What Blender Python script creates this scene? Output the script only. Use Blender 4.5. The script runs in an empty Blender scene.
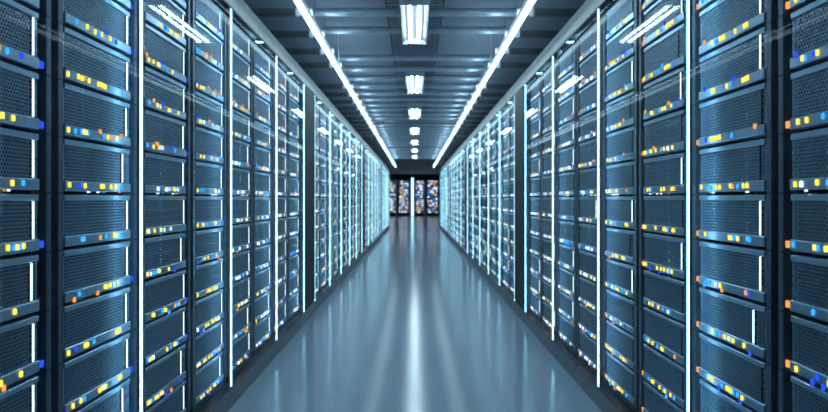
import bpy, math, random
R = math.radians
random.seed(7)
scn = bpy.context.scene
col = scn.collection

# ------------------------------------------------------------------ materials
def new_mat(name):
    m = bpy.data.materials.new(name); m.use_nodes = True
    nt = m.node_tree; nt.nodes.clear()
    out = nt.nodes.new('ShaderNodeOutputMaterial')
    return m, nt, out

def surf(name, c, rough=0.5, metal=0.0, var=0.15, scale=8.0, bump=0.0, spec=0.5, rvar=0.06, stretch=None):
    m, nt, out = new_mat(name)
    N, L = nt.nodes, nt.links
    p = N.new('ShaderNodeBsdfPrincipled')
    tc = N.new('ShaderNodeTexCoord'); mp = N.new('ShaderNodeMapping')
    if stretch: mp.inputs['Scale'].default_value = stretch
    nz = N.new('ShaderNodeTexNoise'); nz.inputs['Scale'].default_value = scale; nz.inputs['Detail'].default_value = 4
    L.new(tc.outputs['Object'], mp.inputs['Vector']); L.new(mp.outputs['Vector'], nz.inputs['Vector'])
    cr = N.new('ShaderNodeValToRGB')
    cr.color_ramp.elements[0].position = 0.3; cr.color_ramp.elements[1].position = 0.7
    cr.color_ramp.elements[0].color = tuple(x*(1-var) for x in c)+(1,)
    cr.color_ramp.elements[1].color = tuple(min(1, x*(1+var)) for x in c)+(1,)
    L.new(nz.outputs['Fac'], cr.inputs['Fac']); L.new(cr.outputs['Color'], p.inputs['Base Color'])
    mr = N.new('ShaderNodeMapRange')
    mr.inputs['To Min'].default_value = max(0.02, rough-rvar); mr.inputs['To Max'].default_value = rough+rvar
    L.new(nz.outputs['Fac'], mr.inputs['Value']); L.new(mr.outputs['Result'], p.inputs['Roughness'])
    p.inputs['Metallic'].default_value = metal
    p.inputs['Specular IOR Level'].default_value = spec
    if bump:
        b = N.new('ShaderNodeBump'); b.inputs['Strength'].default_value = bump; b.inputs['Distance'].default_value = 0.002
        L.new(nz.outputs['Fac'], b.inputs['Height']); L.new(b.outputs['Normal'], p.inputs['Normal'])
    L.new(p.outputs['BSDF'], out.inputs['Surface'])
    return m

def glow(name, c, strength, sample=True):
    m, nt, out = new_mat(name)
    e = nt.nodes.new('ShaderNodeEmission')
    e.inputs['Color'].default_value = tuple(c)+(1,); e.inputs['Strength'].default_value = strength
    nt.links.new(e.outputs['Emission'], out.inputs['Surface'])
    if not sample:
        m.cycles.emission_sampling = 'NONE'
    return m

def glass(name):
    m, nt, out = new_mat(name)
    N, L = nt.nodes, nt.links
    lw = N.new('ShaderNodeLayerWeight'); lw.inputs['Blend'].default_value = 0.5
    pw = N.new('ShaderNodeMath'); pw.operation = 'POWER'; pw.inputs[1].default_value = 5.0
    L.new(lw.outputs['Facing'], pw.inputs[0])
    ma = N.new('ShaderNodeMath'); ma.operation = 'MULTIPLY_ADD'; ma.inputs[1].default_value = 0.17; ma.inputs[2].default_value = 0.004
    L.new(pw.outputs[0], ma.inputs[0])
    t = N.new('ShaderNodeBsdfTransparent'); t.inputs['Color'].default_value = (0.93, 0.97, 0.98, 1)
    g = N.new('ShaderNodeBsdfGlossy'); g.inputs['Roughness'].default_value = 0.01; g.inputs['Color'].default_value = (0.9, 0.97, 1, 1)
    mx = N.new('ShaderNodeMixShader')
    L.new(ma.outputs[0], mx.inputs['Fac']); L.new(t.outputs['BSDF'], mx.inputs[1]); L.new(g.outputs['BSDF'], mx.inputs[2])
    L.new(mx.outputs['Shader'], out.inputs['Surface'])
    return m

M = {}
M['floor'] = surf('floor_epoxy', (0.32, 0.43, 0.525), 0.165, 0, 0.08, 60, 0.0, 0.42, 0.02)
M['ceil'] = surf('ceiling_paint', (0.22, 0.262, 0.305), 0.7, 0, 0.05, 20)
M['wall'] = surf('wall_paint', (0.16, 0.21, 0.26), 0.7, 0, 0.08, 6)
M['plinth'] = surf('plinth_grey', (0.19, 0.23, 0.255), 0.5, 0, 0.12, 30)
M['beam'] = surf('beam_grey', (0.30, 0.35, 0.36), 0.5, 0, 0.10, 20)
M['niche'] = surf('niche_teal', (0.05, 0.24, 0.36), 0.6, 0, 0.1, 10)
M['pillar'] = surf('pillar_dark', (0.018, 0.018, 0.017), 0.6, 0, 0.12, 20)
M['rackblack'] = surf('rack_black', (0.012, 0.015, 0.02), 0.4, 0.3, 0.2, 10)
M['post'] = surf('post_grey', (0.11, 0.145, 0.185), 0.42, 0.45, 0.12, 14)
M['bezel'] = surf('bezel_steel', (0.36, 0.48, 0.60), 0.31, 0.75, 0.08, 30, rvar=0.015, stretch=(1, 1, 8))
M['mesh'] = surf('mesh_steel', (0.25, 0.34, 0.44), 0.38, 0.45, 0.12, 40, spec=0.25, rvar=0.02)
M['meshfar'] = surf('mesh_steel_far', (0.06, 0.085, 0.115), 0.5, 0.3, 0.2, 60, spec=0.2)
M['void'] = surf('server_inside', (0.006, 0.008, 0.011), 0.6, 0.2, 0.2, 10)
M['joist'] = surf('pipe_metal', (0.42, 0.51, 0.57), 0.34, 0.45, 0.10, 12)
M['arm'] = surf('arm_dark', (0.085, 0.10, 0.105), 0.45, 0.2, 0.15, 14)
M['silver'] = surf('bracket_silver', (0.75, 0.80, 0.82), 0.30, 0.15, 0.08, 20)
M['housing'] = surf('lamp_housing', (0.50, 0.58, 0.62), 0.4, 0.2, 0.06, 12)
M['reflector'] = surf('lamp_reflector', (0.026, 0.033, 0.036), 0.5, 0.0, 0.05, 12, 0.0, 0.08)
M['wire'] = surf('tray_wire', (0.05, 0.065, 0.08), 0.5, 0.6, 0.1, 30)
M['barsoff'] = surf('light_bar_off', (0.20, 0.26, 0.30), 0.3, 0.0, 0.1, 30)
M['led_v'] = glow('led_strip_glow', (0.36, 0.78, 1.0), 2.1)
M['rear_fill'] = glow('led_rear_fill', (0.26, 0.66, 1.0), 18.0)  # added fill glow, aimed at the server fronts
M['led_h'] = glow('led_top_glow', (0.35, 0.82, 1.0), 5.0)
M['linear'] = glow('linear_light_glow', (0.62, 0.90, 1.0), 3.2)
M['ceiling_fill'] = glow('ceiling_fill_glow', (0.52, 0.78, 1.0), 8.5)  # added fill glow for the ceiling and pipes
M['tube'] = glow('tube_glow', (0.64, 0.86, 1.0), 32.0)
M['bar'] = glow('server_bar_glow', (0.72, 0.95, 1.0), 1.6, False)
M['yellow'] = glow('light_yellow', (1.0, 0.62, 0.06), 1.25, False)
M['orange'] = glow('light_orange', (1.0, 0.36, 0.08), 0.75, False)
M['cyan'] = glow('light_cyan', (0.03, 0.36, 0.95), 1.0, False)
M['blue'] = glow('light_blue', (0.02, 0.07, 0.75), 0.9, False)
M['white'] = glow('light_white', (0.85, 0.94, 1.0), 1.6, False)
M['glass'] = glass('door_glass')

# ------------------------------------------------------------------ mesh builder
class MB:
    def __init__(s): s.v, s.f, s.m, s.mats, s.sm = [], [], [], [], []
    def mi(s, m):
        if m not in s.mats: s.mats.append(m)
        return s.mats.index(m)
    def face(s, pts, m, smooth=False):
        b = len(s.v); s.v += [tuple(p) for p in pts]
        s.f.append(tuple(range(b, b+len(pts)))); s.m.append(s.mi(m)); s.sm.append(smooth)
    def poly(s, verts, faces, m, smooth=False):
        b = len(s.v); s.v += [tuple(p) for p in verts]
        k = s.mi(m)
        for f in faces:
            s.f.append(tuple(i+b for i in f)); s.m.append(k); s.sm.append(smooth)
    def box(s, x0, x1, y0, y1, z0, z1, m, bev=0.0):
        if bev <= 0:
            v = [(x0,y0,z0),(x1,y0,z0),(x1,y1,z0),(x0,y1,z0),(x0,y0,z1),(x1,y0,z1),(x1,y1,z1),(x0,y1,z1)]
            s.poly(v, [(0,3,2,1),(4,5,6,7),(0,1,5,4),(1,2,6,5),(2,3,7,6),(3,0,4,7)], m); return
        b = bev; v = []; idx = {}
        X = (x0, x1); Y = (y0, y1); Z = (z0, z1)
        for i in (0,1):
            for j in (0,1):
                for k in (0,1):
                    sx, sy, sz = (1 if i==0 else -1), (1 if j==0 else -1), (1 if k==0 else -1)
                    idx[i,j,k,0] = len(v); v.append((X[i], Y[j]+sy*b, Z[k]+sz*b))
                    idx[i,j,k,1] = len(v); v.append((X[i]+sx*b, Y[j], Z[k]+sz*b))
                    idx[i,j,k,2] = len(v); v.append((X[i]+sx*b, Y[j]+sy*b, Z[k]))
        g = idx; F = []
        for i in (0,1):
            q = [g[i,0,0,0], g[i,1,0,0], g[i,1,1,0], g[i,0,1,0]]; F.append(q if i else q[::-1])
            q = [g[0,i,0,1], g[1,i,0,1], g[1,i,1,1], g[0,i,1,1]]; F.append(q[::-1] if i else q)
            q = [g[0,0,i,2], g[1,0,i,2], g[1,1,i,2], g[0,1,i,2]]; F.append(q if i else q[::-1])
        for i in (0,1):
            for j in (0,1):
                F.append([g[i,j,0,0], g[i,j,1,0], g[i,j,1,1], g[i,j,0,1]])
                F.append([g[i,0,j,0], g[i,1,j,0], g[i,1,j,2], g[i,0,j,2]])
                F.append([g[0,i,j,1], g[1,i,j,1], g[1,i,j,2], g[0,i,j,2]])
                for k in (0,1): F.append([g[i,j,k,0], g[i,j,k,1], g[i,j,k,2]])
        c = ((x0+x1)/2, (y0+y1)/2, (z0+z1)/2)
        G = []
        for f in F:
            p = [v[i] for i in f]
            a = [p[1][t]-p[0][t] for t in range(3)]; d = [p[2][t]-p[0][t] for t in range(3)]
            n = (a[1]*d[2]-a[2]*d[1], a[2]*d[0]-a[0]*d[2], a[0]*d[1]-a[1]*d[0])
            fc = [sum(q[t] for q in p)/len(p)-c[t] for t in range(3)]
            G.append(f if sum(n[t]*fc[t] for t in range(3)) > 0 else f[::-1])
        s.poly(v, G, m)
    def tube(s, a, b, r, m, n=14, squash=1.0):
        d = [b[t]-a[t] for t in range(3)]; l = math.sqrt(sum(x*x for x in d)); d = [x/l for x in d]
        u = (0,0,1) if abs(d[2]) < 0.9 else (1,0,0)
        e1 = (d[1]*u[2]-d[2]*u[1], d[2]*u[0]-d[0]*u[2], d[0]*u[1]-d[1]*u[0])
        k = math.sqrt(sum(x*x for x in e1)); e1 = [x/k for x in e1]
        e2 = (e1[1]*d[2]-e1[2]*d[1], e1[2]*d[0]-e1[0]*d[2], e1[0]*d[1]-e1[1]*d[0])
        v = []
        for p in (a, b):
            for i in range(n):
                t = 2*math.pi*i/n
                v.append(tuple(p[q]+r*(math.cos(t)*e1[q]+squash*math.sin(t)*e2[q]) for q in range(3)))
        s.poly(v, [(i, (i+1) % n, n+(i+1) % n, n+i) for i in range(n)], m, True)
        s.poly(v[:n], [tuple(range(n))[::-1]], m); s.poly(v[n:], [tuple(range(n))], m)
    def mesh(s, name):
        me = bpy.data.meshes.new(name)
        me.from_pydata(s.v, [], s.f)
        for m in s.mats: me.materials.append(m)
        me.polygons.foreach_set('material_index', s.m)
        me.polygons.foreach_set('use_smooth', s.sm)
        me.update(); me.validate()
        return me
    def build(s, name, parent=None):
        return link(name, s.mesh(name), parent)

def link(name, me, parent=None, loc=None):
    o = bpy.data.objects.new(name, me); col.objects.link(o)
    if parent: o.parent = parent
    if loc: o.location = loc
    return o
def tag(o, label, cat, group=None, kind=None):
    o['label'] = label; o['category'] = cat
    if group: o['group'] = group
    if kind: o['kind'] = kind
    return o
def empty(name, loc=(0,0,0), rz=0.0):
    o = bpy.data.objects.new(name, None); col.objects.link(o)
    o.location = loc; o.rotation_euler = (0, 0, rz); o.empty_display_size = 0.1
    return o
def struct(name, b):
    o = b.build(name); o['kind'] = 'structure'; return o
def copy_tree(o, parent=None):
    c = o.copy(); col.objects.link(c)
    if parent: c.parent = parent
    for ch in list(o.children): copy_tree(ch, c)
    return c
ORD = ['zeroth','first','second','third','fourth','fifth','sixth','seventh','eighth','ninth','tenth','eleventh','twelfth',
       'thirteenth','fourteenth','fifteenth','sixteenth','seventeenth','eighteenth','nineteenth','twentieth']
TENS = {2:'twenty',3:'thirty',4:'forty'}
def ordn(n):
    if n <= 20: return ORD[n]
    if n % 10 == 0: return {30:'thirtieth',40:'fortieth'}[n]
    return TENS[n//10]+'-'+ORD[n % 10]

# ------------------------------------------------------------------ layout (metres)
CAM_Z = 1.215
XS = 1.07          # plane of the glass doors and the light strips
XR = 1.13         # plane of the server fronts
PITCH = 0.1814     # one server
Z0 = 1.229 - 6*PITCH
PL_TOP = 0.112
STRIP_TOP = 2.335
BEAM_TOP = 2.458
CEIL = 3.0
Y_END = 26.06
Y_FAR = 44.5
Y_NEAR = -2.5
MOD = 6.63
# module starts: racks come in pairs of 1.2 m between light strips
pairs = []                                   # (y start, module)
for k in range(5): pairs.append((0.05+1.2*k, 0))
for m in range(3):
    for k in range(5): pairs.append((6.70+MOD*m+1.2*k, m+1))
strips = sorted(set([round(p, 3) for p, m in pairs] + [round(p+1.2, 3) for p, m in pairs]))
pillars = [(6.05, 6.70), (12.70, 13.33), (19.33, 19.96)]

# ------------------------------------------------------------------ setting
b = MB(); b.box(-7, 7, Y_NEAR, Y_FAR+1.6, -0.05, 0, M['floor']); struct('floor', b)
b = MB(); b.box(-7, 7, Y_NEAR, Y_FAR+1.6, CEIL, CEIL+0.08, M['ceil']); struct('ceiling', b)
b = MB(); b.box(-7, 7, Y_FAR+1.5, Y_FAR+1.6, 0, CEIL, M['wall']); struct('wall_back', b)
b = MB(); b.box(-7, 7, Y_NEAR-0.1, Y_NEAR, 0, CEIL, M['wall']); struct('wall_front', b)  # unseen wall behind the camera, added to keep the light in
for s, nm in ((-1, 'left'), (1, 'right')):
    b = MB(); x = sorted((s*2.30, s*2.40)); b.box(x[0], x[1], Y_NEAR, Y_END, 0, CEIL, M['wall'])
    x2 = sorted((s*2.40, s*7.0)); b.box(x2[0], x2[1], Y_END-0.1, Y_END, 0, CEIL, M['wall'])
    x3 = sorted((s*6.9, s*7.0)); b.box(x3[0], x3[1], Y_END, Y_FAR+1.5, 0, CEIL, M['wall'])
    struct('wall_'+nm, b)
tn = 0
for s in (-1, 1):
    # plinth the racks stand on
    tn += 1; b = MB(); x = sorted((s*XS, s*2.30)); b.box(x[0], x[1], Y_NEAR, Y_END+0.06, 0, PL_TOP-0.004, M['plinth'])
    x = sorted((s*XS, s*(XS+0.012))); b.box(x[0], x[1], Y_NEAR, Y_END+0.06, PL_TOP-0.004, PL_TOP, M['plinth'])
    x = sorted((s*(XS+0.0125), s*2.30)); b.box(x[0], x[1], Y_NEAR, Y_END+0.06, PL_TOP-0.0038, PL_TOP, M['rackblack'])
    struct('trim_%d' % tn, b)
    # fascia beam above the doors and the soffit behind it
    tn += 1; b = MB(); x = sorted((s*XS, s*(XS+0.012))); b.box(x[0], x[1], Y_NEAR, Y_END+0.06, STRIP_TOP+0.002, BEAM_TOP, M['beam'], 0.004)
    struct('trim_%d' % tn, b)
    tn += 1; b = MB(); x = sorted((s*(XS+0.031), s*2.30)); b.box(x[0], x[1], Y_NEAR, Y_END+0.06, BEAM_TOP+0.004, BEAM_TOP+0.03, M['niche'])
    x = sorted((s*1.75, s*1.78)); b.box(x[0], x[1], Y_NEAR, Y_END, 2.315, BEAM_TOP+0.004, M['niche'])
    struct('trim_%d' % tn, b)

# ------------------------------------------------------------------ racks
def make_rack(near):            # near = -1: the near post is on the viewer's left (left row), +1: on the right
    root = empty('server_rack')
    def bx(u0, u1, *a): 
        u0, u1 = (u0, u1) if near < 0 else (-u1, -u0)
        return (u0, u1)+a
    H0, H1 = 0.0, 2.223
    b = MB(); b.box(*bx(-0.264, -0.237, 0.0, 0.05, H0+0.03, H1-0.03), M['post'], 0.002)
    for r in range(13):
        z = Z0-PL_TOP+r*PITCH
        b.box(*bx(-0.2655, -0.2355, -0.0008, 0.002, z+0.002, z+0.007), M['rackblack'])
    b.build('post', root)
    b = MB(); b.box(*bx(0.272, 0.298, 0.0, 0.05, H0+0.03, H1-0.03), M['post'], 0.002)
    for r in range(13):
        z = Z0-PL_TOP+r*PITCH
        b.box(*bx(0.2715, 0.2985, -0.0008, 0.002, z+0.002, z+0.007), M['rackblack'])
    b.build('post', root)
    b = MB(); b.box(*bx(-0.272, -0.256, 0.052, 0.85, 0.03, H1-0.03), M['rackblack']); b.build('side_panel', root)
    b = MB(); b.box(*bx(0.282, 0.298, 0.052, 0.85, 0.03, H1-0.03), M['rackblack']); b.build('side_panel', root)
    b = MB(); b.box(*bx(-0.272, 0.298, 0.0, 0.85, H1-0.03, H1), M['rackblack'], 0.003); b.build('top_panel', root)
    b = MB(); b.box(*bx(-0.272, 0.298, 0.0, 0.85, 0.0, 0.03), M['rackblack'], 0.003); b.build('base_panel', root)
    b = MB(); b.box(*bx(-0.255, 0.281, 0.82, 0.85, 0.03, H1-0.03), M['rackblack']); b.build('back_panel', root)
    return root
protoR = {-1: make_rack(-1), 1: make_rack(1)}

racks = {-1: [], 1: []}
for s in (-1, 1):
    side = 'left' if s < 0 else 'right'
    first = True
    n = 0
    for (py, m) in pairs:
        for h in (0, 1):
            yc = py+0.39+0.6*h
            o = protoR[s] if first else copy_tree(protoR[s])
            first = False
            o.location = (s*XR, yc, PL_TOP); o.rotation_euler = (0, 0, R(90)*(-s))
            if yc < 1.2:
                lab = 'black server rack at the near end of the %s row, %s the frame edge' % (side, 'farther outside' if h == 0 else 'just outside')
            else:
                n += 1
                lab = 'tall black rack with grey posts and twelve servers, %s along the %s row' % (ordn(n), side)
            tag(o, lab, 'server rack', 'server racks of the %s row' % side)
            racks[s].append((yc, n if yc >= 1.2 else -h))

# ------------------------------------------------------------------ servers
BW = 0.2300
V1, V2, V3, V4 = 0.0127, 0.0463, 0.1624, 0.1814
def dep(x):                      # the fronts curve back a little towards both ends
    return 0.5*0.25*max(0.0, abs(x)-0.09)**2
def curved_bar(b, y0, y1, z0, z1, m, bev):
    n = 20; v = []
    for i in range(n+1):
        x = -BW+2*BW*i/n; d = dep(x)
        v += [(x, y1, z0), (x, y0+d+bev, z0), (x, y0+d, z0+bev), (x, y0+d, z1-bev), (x, y0+d+bev, z1), (x, y1, z1)]
    F = []
    for i in range(n):
        a, c = i*6, (i+1)*6
        for k in range(6):
            F.append((a+k, a+(k+1) % 6, c+(k+1) % 6, c+k)[::-1])
    F.append((0, 1, 2, 3, 4, 5)[::-1]); F.append(tuple(n*6+k for k in range(6)))
    b.poly(v, F, m)
def bezel_mb(b=None):
    b = b or MB()
    curved_bar(b, -0.004, 0.035, V3, V4-0.0005, M['bezel'], 0.0022)
    curved_bar(b, -0.006, 0.035, V1, V2, M['bezel'], 0.0030)
    b.box(-BW, -0.2240, 0.004, 0.035, V2, V3, M['bezel'])
    b.box(0.2240, BW, 0.004, 0.035, V2, V3, M['bezel'])
    return b
def chassis_mb(b=None):
    b = b or MB()
    b.box(-0.2230, 0.2230, 0.018, 0.55, V1+0.001, V4-0.002, M['void'])
    return b
def panel_mb(b=None):
    b = b or MB()
    p = 0.0128; rc = p/math.sqrt(3); rh = rc*0.74; dz = p*math.sqrt(3)/2
    nr = int((V3-V2)/dz)+1; nc = int(0.451/p)
    y0, y1 = 0.001, 0.004
    for r in range(nr):
        zc = V2+(V3-V2)/2+(r-(nr-1)/2)*dz
        for c in range(nc):
            xc = (c-(nc-1)/2)*p+(p/4 if r % 2 else -p/4)
            v = []
            for rr, yy in ((rc, y0), (rh, y0), (rh, y1)):
                for i in range(6):
                    t = R(30+60*i)
                    v.append((xc+rr*math.cos(t), yy+dep(xc+rr*math.cos(t)), min(V3+0.002, max(V2-0.002, zc+rr*math.sin(t)))))
            F = [(i, (i+1) % 6, 6+(i+1) % 6, 6+i) for i in range(6)]+[(6+i, 6+(i+1) % 6, 12+(i+1) % 6, 12+i) for i in range(6)]
            b.poly(v, F, M['mesh'])
    return b
BH = (V2+0.003, V3-0.002)
def bar_mb(x, lit, b=None):
    b = b or MB()
    d = dep(x)
    b.box(x-0.008, x+0.008, d-0.0015, d+0.006, BH[0]-0.001, BH[1]+0.001, M['void'])
    b.box(x-0.0032, x+0.0032, d-0.0035, d-0.0014, BH[0], BH[1], M['bar'] if lit else M['barsoff'])
    return b
LW, LH = 0.0048, 0.0085
def led_mb(c, w=LW, h=LH):
    b = MB(); b.box(-w, w, -0.004, 0.004, -h, h, M[c], 0.0012); return b
led_me = {c: led_mb(c).mesh('status_light') for c in ('yellow', 'orange', 'cyan', 'blue', 'white')}
dot_me = {c: led_mb(c, 0.0072, 0.0105).mesh('port_light') for c in ('orange', 'blue')}
spark_me = {c: led_mb(c, 0.0028, 0.0020).mesh('seam_glint') for c in ('white', 'orange', 'cyan')}  # glowing dots stand in for light glinting through the mid seam

def led_layout(rng, row, side, n_rack=1):
    """list of (x, z, colour); row counts from the mid seam (+1 just above, -1 just below)"""
    out = []
    n = rng.randint(7, 10)
    xs = sorted(rng.uniform(-0.222, 0.15) for _ in range(n))
    last = -1
    for x in xs:
        if x-last < 0.0145: x = last+0.0145
        last = x
        if x > 0.20: break
        c = rng.choices(['yellow', 'cyan', 'white', 'blue', 'orange'], [58, 29, 4, 5, 4] if n_rack < 5 else [26, 28, 36, 4, 6])[0]  # whiter mix on farther racks puts the bloom into the light colours
        out.append((x, 0.031+rng.choice([0, 0, 0.0015, -0.0015]), c))
    a = abs(row)
    if a >= 2:
        k = rng.randint(2, 4)
        off = min(0.016, 0.006+0.003*a)
        for _ in range(k):
            x = rng.uniform(-0.222, 0.19)
            if all(abs(x-q) > 0.012 or abs(off) > 0.0175 for q, _, _ in out):
                z = 0.031+(off+0.002 if row > 0 else -off-0.003)
                if all(abs(x-q) > 0.0125 or abs(z-w) > 0.019 for q, w, _ in out):
                    out.append((x, z, rng.choices(['orange', 'blue', 'cyan'], [50, 30, 20])[0]))
    return out
RIGHT_LIT = {2: {1: 0, 2: 0, 3: 1, 4: 1, -1: 1, -2: 1, -3: 1, -4: 0},
             3: {1: 1, 2: 0, 3: 1, 4: 0, -1: 0, -2: 1, -3: 0, -4: 0, -5: 0, 5: 1},
             1: {k: 0 for k in range(-6, 7)}}
def is_lit(s, n, row, rng):
    q = rng.random()
    if s < 0: return True
    if n in RIGHT_LIT and row in RIGHT_LIT[n]: return bool(RIGHT_LIT[n][row])
    return q < 0.4
bar_cache = {}
def bar_me(x, lit):
    k = (x, lit)
    if k not in bar_cache: bar_cache[k] = bar_mb(x, lit).mesh('light_bar')
    return bar_cache[k]
BARX = [0.204, 0.195, 0.165]
me_bezel = bezel_mb().mesh('bezel'); me_ch = chassis_mb().mesh('chassis'); me_panel = panel_mb().mesh('mesh_panel')

def row_of(i): return i-5 if i >= 6 else i-6          # i = 0 bottom ... 11 top
def server_label(lit, row, n, side):
    look = 'server with lit white bar' if lit else 'mesh server without lit bar'
    w = ORD[abs(row)]
    return '%s, %s %s the mid seam, %s rack along %s row' % (look, w, 'above' if row > 0 else 'below', ordn(n), side)

far = MB()       # the many small servers far along the rows
near_far = MB()  # rows beside the camera, outside the frame
variants = {}
def simple_server(b, s, yc, zb, lit, leds, bx):
    """a small server written straight into a shared mesh in world space"""
    def T(u0, u1, d0, d1, z0, z1, m):
        if s < 0: x0, x1 = -XR-d1, -XR-d0; y0, y1 = yc+u0, yc+u1
        else: x0, x1 = XR+d0, XR+d1; y0, y1 = yc-u1, yc-u0
        b.box(x0, x1, y0, y1, zb+z0, zb+z1, m)
    T(-BW, BW, -0.004, 0.03, V3, V4-0.0005, M['bezel'])
    T(-BW, BW, -0.006, 0.03, V1, V2, M['bezel'])
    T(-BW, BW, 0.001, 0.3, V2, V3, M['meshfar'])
    T(bx-0.0045, bx+0.0045, -0.003, 0.001, BH[0], BH[1], M['bar'] if lit else M['barsoff'])
    for x, z, c in leds:
        T(x-LW, x+LW, -0.010, -0.006, z-LH, z+LH, M[c])
N_FULL, N_IND = 6, 12
for s in (-1, 1):
    side = 'left' if s < 0 else 'right'
    for (yc, n) in racks[s]:
        for i in range(12):
            row = row_of(i); zb = Z0+i*PITCH
            rng = random.Random(s*7919+int(yc*1000)*31+i*101)
            lit = is_lit(s, n, row, rng)
            bx = rng.choices(BARX, [60, 28, 12])[0]
            leds = led_layout(rng, row, s, n)
            if n < 1:
                simple_server(near_far, s, yc, zb, lit, leds[:8], bx); continue
            indiv = n <= N_IND or (n == N_IND+1 and 3 <= i <= 8)
            if not indiv:
                simple_server(far, s, yc, zb, lit, leds[:9], bx); continue
            lab = server_label(lit, row, n, side); grp = 'servers in the %s racks' % side
            if n <= N_FULL:
                root = empty('rack_server', (s*XR, yc, zb), R(90)*(-s))
                tag(root, lab, 'server', grp)
                link('chassis', me_ch, root); link('bezel', me_bezel, root); link('mesh_panel', me_panel, root)
                o = link('light_bar', bar_me(bx, lit), root)
                if lit: o['label'] = 'glowing white bar'
                for x, z, c in leds: link('status_light', led_me[c], root, (x, dep(x)-0.0065, z))
                ux = 0.251 if s < 0 else -0.251
                if rng.random() < (0.5 if s < 0 else 0.75) and row != 1:
                    link('port_light', dot_me['blue' if s < 0 else 'orange'], root, (ux, 0.003, 0.030))
                if row == 1:
                    for _ in range(6):
                        link('seam_glint', spark_me[rng.choices(['white', 'orange', 'cyan'], [55, 25, 20])[0]], root,
                             (rng.uniform(-0.16, 0.16), 0.0, 0.0100))
            else:
                key = (s, lit, BARX.index(bx), rng.randint(0, 2), row > 0)
                if key not in variants:
                    vb = MB(); chassis_mb(vb); bezel_mb(vb); panel_mb(vb); bar_mb(bx, lit, vb)
                    for x, z, c in leds:
                        vb.box(x-LW, x+LW, dep(x)-0.010, dep(x)-0.002, z-LH, z+LH, M[c])
                    ux = 0.251 if s < 0 else -0.251
                    vb.box(ux-0.007, ux+0.007, 0.0, 0.006, 0.022, 0.04, M['blue' if s < 0 else 'orange'])
                    variants[key] = vb.mesh('rack_server')
                o = link('rack_server', variants[key], None, (s*XR, yc, zb)); o.rotation_euler = (0, 0, R(90)*(-s))
                tag(o, lab, 'server', grp)
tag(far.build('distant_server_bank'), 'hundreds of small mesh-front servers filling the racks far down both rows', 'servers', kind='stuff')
tag(near_far.build('near_server_bank'), 'mesh-front servers in the racks beside the viewer, outside the frame edges', 'servers', kind='stuff')

# ------------------------------------------------------------------ light strips, glass doors, pillars
def make_strip():
    root = empty('led_light_strip')
    b = MB(); b.box(-0.0038, 0.0038, -0.0035, 0.0035, 0.006, STRIP_TOP-PL_TOP-0.006, M['led_v'], 0.002); b.build('tube', root)
    b = MB(); b.box(-0.0036, 0.0036, 0.0037, 0.0040, 0.008, STRIP_TOP-PL_TOP-0.008, M['rear_fill']); b.build('rear_fill_strip', root)  # added emitter hidden behind the tube, brightens the servers near the strip
    b = MB(); b.box(-0.0085, 0.0085, -0.012, 0.014, 0.0, 0.0055, M['post']); b.build('end_cap', root)
    b = MB(); b.box(-0.0085, 0.0085, -0.012, 0.014, STRIP_TOP-PL_TOP-0.0055, STRIP_TOP-PL_TOP, M['post']); b.build('end_cap', root)
    return root
proto = make_strip(); first = True
th = None
for s in (-1, 1):
    side = 'left' if s < 0 else 'right'; n = 0
    for y in strips:
        o = proto if first else copy_tree(proto); first = False
        o.location = (s*(XS+0.004), y, PL_TOP); o.rotation_euler = (0, 0, R(90)*(-s))
        if y < 2.0: lab = 'glowing vertical light strip outside the %s frame edge, %s' % (side, 'farther back' if y < 1 else 'closer to the frame')
        else:
            n += 1; lab = 'glowing white-cyan vertical light strip between racks, %s along the %s row' % (ordn(n), side)
        tag(o, lab, 'light strip', 'vertical light strips of the %s row' % side)
# short light lines on the soffit above the racks
first = True
for s in (-1, 1):
    side = 'left' if s < 0 else 'right'; n = 0
    for y in strips:
        if y < 4.0: continue
        n += 1
        if first:
            root = empty('soffit_light')
            b = MB(); b.box(-0.008, 0.008, 0, 0.30, -0.030, -0.021, M['led_h'], 0.002); b.build('tube', root)
            b = MB(); b.box(-0.005, 0.005, 0, 0.30, -0.0208, 0.0, M['post']); b.build('rail', root)
            protoH = root; first = False; o = root
        else: o = copy_tree(protoH)
        o.location = (s*(XS+0.09), y, BEAM_TOP+0.004); o.rotation_euler = (0, 0, R(90)*(-s))
        tag(o, 'short horizontal cyan light line above the racks, %s along the %s row' % (ordn(n), side), 'light', 'short light lines above the %s racks' % side)
# glass doors
first = True
for s in (-1, 1):
    side = 'left' if s < 0 else 'right'; n = 0
    for (py, m) in pairs:
        if first:
            root = empty('glass_door')
            b = MB(); b.box(-0.586, 0.586, 0.0, 0.005, 0.008, STRIP_TOP-PL_TOP-0.008, M['glass']); b.build('pane', root)
            b = MB(); b.box(-0.586, 0.586, -0.002, 0.008, 0.0, 0.0075, M['rackblack']); b.build('bottom_rail', root)
            b = MB(); b.box(-0.586, 0.586, -0.002, 0.008, STRIP_TOP-PL_TOP-0.0075, STRIP_TOP-PL_TOP, M['rackblack']); b.build('top_rail', root)
            protoG = root; first = False; o = root
        else: o = copy_tree(protoG)
        o.location = (s*XS, py+0.6, PL_TOP); o.rotation_euler = (0, 0, R(90)*(-s))
        if py < 1: lab = 'clear glass door outside the %s frame edge, before two racks' % side
        else:
            n += 1; lab = 'clear reflective glass door covering a pair of racks, %s along the %s row' % (ordn(n), side)
        tag(o, lab, 'glass door', 'glass doors of the %s row' % side)
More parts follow.
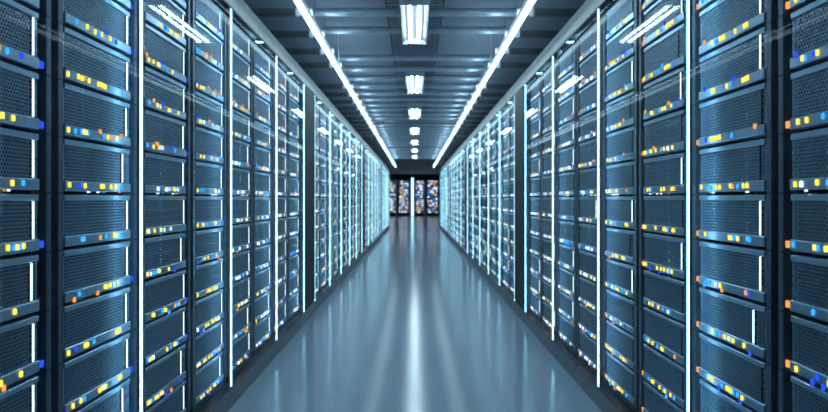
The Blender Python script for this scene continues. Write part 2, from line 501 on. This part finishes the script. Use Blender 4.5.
# dark pillars
for s in (-1, 1):
    side = 'left' if s < 0 else 'right'
    for k, (a, c) in enumerate(pillars):
        root = empty('pillar_cabinet', (s*XS, (a+c)/2, PL_TOP), R(90)*(-s)); w = (c-a)/2-0.016
        b = MB(); b.box(-w, w, 0.004, 0.055, 0.0, STRIP_TOP-PL_TOP, M['pillar'], 0.004); u = 0.11 if s < 0 else 0.0; b.box(-w+u, w-(0.11-u), 0.056, 0.9, 0.0, STRIP_TOP-PL_TOP, M['pillar']); b.build('casing', root)
        b = MB(); b.box(-w+0.015, w-0.015, -0.002, 0.0035, 0.03, STRIP_TOP-PL_TOP-0.02, M['pillar'], 0.002); b.build('front_panel', root)
        tag(root, 'plain dark grey pillar between rack groups, %s along the %s row' % (ordn(k+1), side), 'pillar', 'dark pillars of the %s row' % side)
    # end panel closing the row
    root = empty('row_end_panel', (s*XS, Y_END+0.045, PL_TOP), R(90)*(-s))
    b = MB(); b.box(-0.012, 0.012, 0.0, 1.2, 0.0, STRIP_TOP-PL_TOP, M['post'], 0.003); b.build('panel', root)
    b = MB(); b.box(-0.016, 0.016, -0.004, -0.0003, 0.0, STRIP_TOP-PL_TOP, M['post'], 0.001); b.build('edge_trim', root)
    tag(root, 'grey end panel closing the far end of the %s rack row' % side, 'panel')

# ------------------------------------------------------------------ ceiling
LX, LZ = 0.774, CAM_Z+1.308
for s in (-1, 1):
    side = 'left' if s < 0 else 'right'
    root = empty('linear_light', (s*LX, 12.6, LZ))
    b = MB(); b.box(-0.0215, 0.0215, -13.1, 12.9, -0.012, 0.004, M['linear'], 0.004); b.build('diffuser', root)
    b = MB(); b.box(-0.028, 0.028, -13.1, 12.9, 0.0045, 0.035, M['housing'], 0.003); b.build('housing', root)
    b = MB(); b.box(-0.020, 0.020, -13.08, 12.88, 0.0352, 0.0440, M['ceiling_fill']); b.build('ceiling_fill_strip', root)  # added glowing strip on the housing top, brightens ceiling and pipes
    b = MB()
    for q in range(9): b.tube((0, -12.3+3.015*q, 0.0441), (0, -12.3+3.015*q, CEIL-LZ-0.001), 0.0025, M['silver'], 6)
    b.build('suspension_wire', root)
    tag(root, 'long glowing white linear light running the length of the aisle, %s side' % side, 'ceiling light', 'long linear ceiling lights')
first = True
for s in (-1, 1):
    side = 'left' if s < 0 else 'right'; n = 0
    for m in range(-1, 3):
        for j in range(1, 11):
            y = 7.0+MOD*m+0.6027*j
            if y < 4.0 or y > 25.4: continue
            n += 1
            if first:
                root = empty('light_bracket')
                b = MB(); b.box(0.10, 2.299-LX, -0.032, 0.032, -0.026, 0.026, M['arm'], 0.012); b.build('arm', root)
                b = MB(); b.tube((-0.022, 0, 0.007), (0.098, 0, 0.007), 0.026, M['silver'], 16)
                b.tube((0.076, 0, 0.007), (0.0985, 0, 0.007), 0.033, M['silver'], 16); b.build('clamp', root)
                protoA = root; first = False; o = root
            else: o = copy_tree(protoA)
            o.location = (s*LX, y, LZ+0.0632); o.rotation_euler = (0, 0, 0 if s > 0 else R(180))
            tag(o, 'dark bracket arm with silver clamp holding the %s linear light, %s from the viewer' % (side, ordn(n)), 'bracket', 'bracket arms along the %s linear light' % side)
JZ = CAM_Z+1.67
n = 0; first = True
for m in range(-1, 3):
    for j in range(1, 11):
        y = 6.77+MOD*m+0.603*j
        if y < 4.8 or y > 26.0: continue
        n += 1
        if first:
            root = empty('ceiling_pipe')
            b = MB(); b.tube((-0.90, 0, 0), (0.90, 0, 0), 0.036, M['joist'], 20)
            for e in (-1, 1): b.tube((e*0.885, 0, 0), (e*0.905, 0, 0), 0.041, M['joist'], 20)
            b.build('pipe', root)
            for e in (-1, 1):
                b = MB(); b.tube((e*0.895, 0, 0.038), (e*0.895, 0, CEIL-JZ-0.001), 0.008, M['housing'], 8); b.build('hanger_rod', root)
            protoP = root; first = False; o = root
        else: o = copy_tree(protoP)
        o.location = (0, y, JZ)
        tag(o, 'grey metal pipe crossing the aisle ceiling, %s from the viewer' % ordn(n), 'ceiling pipe', 'pipes across the ceiling')
# twin-tube ceiling lights
FZ = CAM_Z+1.585
first = True
for k in range(-1, 7):
    y1 = 6.36+2.95*k; y0 = y1-1.28
    if first:
        root = empty('ceiling_light'); L2 = 0.64
        b = MB()
        prof = [(-0.122, 0.0), (-0.085, 0.040), (0.085, 0.040), (0.122, 0.0), (0.122, -0.004), (0.126, -0.004), (0.126, 0.006), (0.090, 0.047), (-0.090, 0.047), (-0.126, 0.006), (-0.126, -0.004), (-0.122, -0.004)]
        v = [(x, -L2, z) for x, z in prof]+[(x, L2, z) for x, z in prof]; q = len(prof)
        b.poly(v, [(i, (i+1) % q, q+(i+1) % q, q+i) for i in range(q)], M['reflector'])
        b.box(-0.126, 0.126, -L2-0.006, -L2, -0.004, 0.047, M['housing']); b.box(-0.126, 0.126, L2, L2+0.006, -0.004, 0.047, M['housing'])
        b.build('reflector', root)
        for e in (-1, 1):
            b = MB(); b.tube((e*0.040, -L2+0.03, 0.014), (e*0.040, L2-0.03, 0.014), 0.0130, M['tube'], 12); b.build('tube', root)
            b = MB(); b.box(e*0.107-0.0025, e*0.107+0.0025, -L2+0.01, L2-0.01, 0.002, 0.006, M['post']); b.build('louvre_rail', root)
        b = MB()
        b.box(-0.06, 0.06, -L2+0.002, -L2+0.028, 0.0, 0.039, M['housing']); b.box(-0.06, 0.06, L2-0.028, L2-0.002, 0.0, 0.039, M['housing'])
        b.build('tube_holder', root)
        for e in (-1, 1):
            b = MB(); b.tube((0, e*0.5, 0.0475), (0, e*0.5, CEIL-FZ-0.001), 0.005, M['silver'], 8); b.build('hanger_rod', root)
        protoL = root; first = False; o = root
    else: o = copy_tree(protoL)
    o.location = (0, (y0+y1)/2, FZ)
    lab = 'twin-tube white ceiling light above the near floor, outside the frame' if k < 0 else 'twin-tube white ceiling light over the aisle, %s from the viewer' % ordn(k+1)
    tag(o, lab, 'ceiling light', 'twin-tube lights along the ceiling')
for sx in (-1, 1):
    for k, yy in enumerate((28.2, 32.6, 37.2, 41.6)):
        o = copy_tree(protoL); o.location = (sx*1.95, yy, FZ)  # added lamps out of view behind the rows, brighten the far end
        tag(o, 'added twin-tube fill light in the cross aisle beyond the %s row, %s away' % ('left' if sx < 0 else 'right', ['nearest', 'second nearest', 'second farthest', 'farthest'][k]), 'ceiling light', 'added fill lights of the cross aisle')
b = MB(); tz = CAM_Z+1.745
for i in range(9):
    x = -0.26+0.065*i; b.box(x-0.0022, x+0.0022, 4.4, 13.0, tz-0.002, tz+0.002, M['wire'])
for x in (-0.26, 0.26): b.box(x-0.002, x+0.002, 4.4, 13.0, tz+0.03, tz+0.034, M['wire'])
y = 4.4
while y < 13.0:
    b.box(-0.262, 0.262, y-0.0022, y+0.0022, tz-0.006, tz-0.002, M['wire']); 
    for x in (-0.262, 0.262): b.box(x-0.002, x+0.002, y-0.002, y+0.002, tz-0.006, CEIL-0.0005 if int(y*10) % 12 == 0 else tz+0.034, M['wire'])
    y += 0.095
tag(b.build('wire_cable_tray'), 'thin dark wire-mesh cable tray running above the twin-tube ceiling lights', 'cable tray')

# ------------------------------------------------------------------ racks across the far end
places = [(-4.75, 0.9, 'hidden'), (-3.75, 0.9, 'hidden'), (-1.72, 0.86, 'farthest left'), (-0.76, 0.88, 'left of the light strip'), (0.36, 0.72, 'just right of the light strip'), (1.28, 0.92, 'farthest right')]
for cx, w, where in places:
    if where == 'hidden': continue
    root = empty('far_rack', (cx, Y_FAR, 0)); h = w/2
    b = MB(); b.box(-h, h, 0.02, 0.9, 0.0, 2.62, M['rackblack'], 0.01); b.build('cabinet', root)
    for e in (-1, 1):
        b = MB(); b.box(e*(h-0.035)-0.03, e*(h-0.035)+0.03, -0.02, 0.0195, 0.08, 2.60, M['housing'] if e > 0 and cx in (-1.72, 0.36) else M['post'], 0.004); b.build('post', root)
    b = MB(); rng = random.Random(int(cx*100))
    for r in range(15):
        z = 0.22+r*0.156
        b.box(-h+0.075, h-0.075, 0.0, 0.0195, z, z+0.12, M['bezel'])
    b.build('server_stack', root)
    b = MB()
    for r in range(15):
        z = 0.22+r*0.156
        for q in range(int((w-0.2)/0.065)):
            if rng.random() < 0.9:
                x = -h+0.10+q*0.065
                zz = z+rng.choice([0.02, 0.05])
                b.box(x, x+0.05, -0.006, -0.0005, zz, zz+0.06, M[rng.choices(['white', 'blue', 'yellow', 'orange', 'cyan', 'barsoff'], [34, 16, 6, 9, 9, 26])[0]])
    o = b.build('status_lights', root); o['kind'] = 'stuff'
    tag(root, 'dark rack crowded with coloured lights at the aisle end, %s' % where, 'server rack', 'racks across the far end')
root = empty('far_light_strip', (-0.16, Y_FAR-0.06, 0))
b = MB(); b.box(-0.075, 0.075, -0.03, 0.02, 0.03, 2.72, M['led_v'], 0.01); b.build('tube', root)
b = MB(); b.box(-0.09, 0.09, 0.021, 0.05, 0.0, 2.74, M['rackblack']); b.build('back_channel', root)
tag(root, 'bright cyan vertical light strip between the racks at the aisle end', 'light strip')

# ------------------------------------------------------------------ camera, world, view
w = bpy.data.worlds.new('world'); scn.world = w; w.use_nodes = True
w.node_tree.nodes['Background'].inputs['Color'].default_value = (0.02, 0.04, 0.06, 1)
w.node_tree.nodes['Background'].inputs['Strength'].default_value = 0.3
cam = bpy.data.cameras.new('camera'); co = bpy.data.objects.new('camera', cam); col.objects.link(co)
co.location = (0, 0, CAM_Z); co.rotation_euler = (R(90), 0, 0)
F = 623.0
cam.sensor_width = 36.0; cam.sensor_fit = 'HORIZONTAL'; cam.lens = 36.0*F/828.0
cam.shift_x = -0.7/828.0
cam.shift_y = -(206-199)/828.0
cam.clip_start = 0.05; cam.clip_end = 200
cam.dof.use_dof = True; cam.dof.focus_distance = 2.9; cam.dof.aperture_fstop = 2.6
scn.camera = co
vs = scn.view_settings
vs.view_transform = 'Standard'; vs.look = 'None'; vs.exposure = 0.70; vs.gamma = 1.0; vs.use_curve_mapping = False
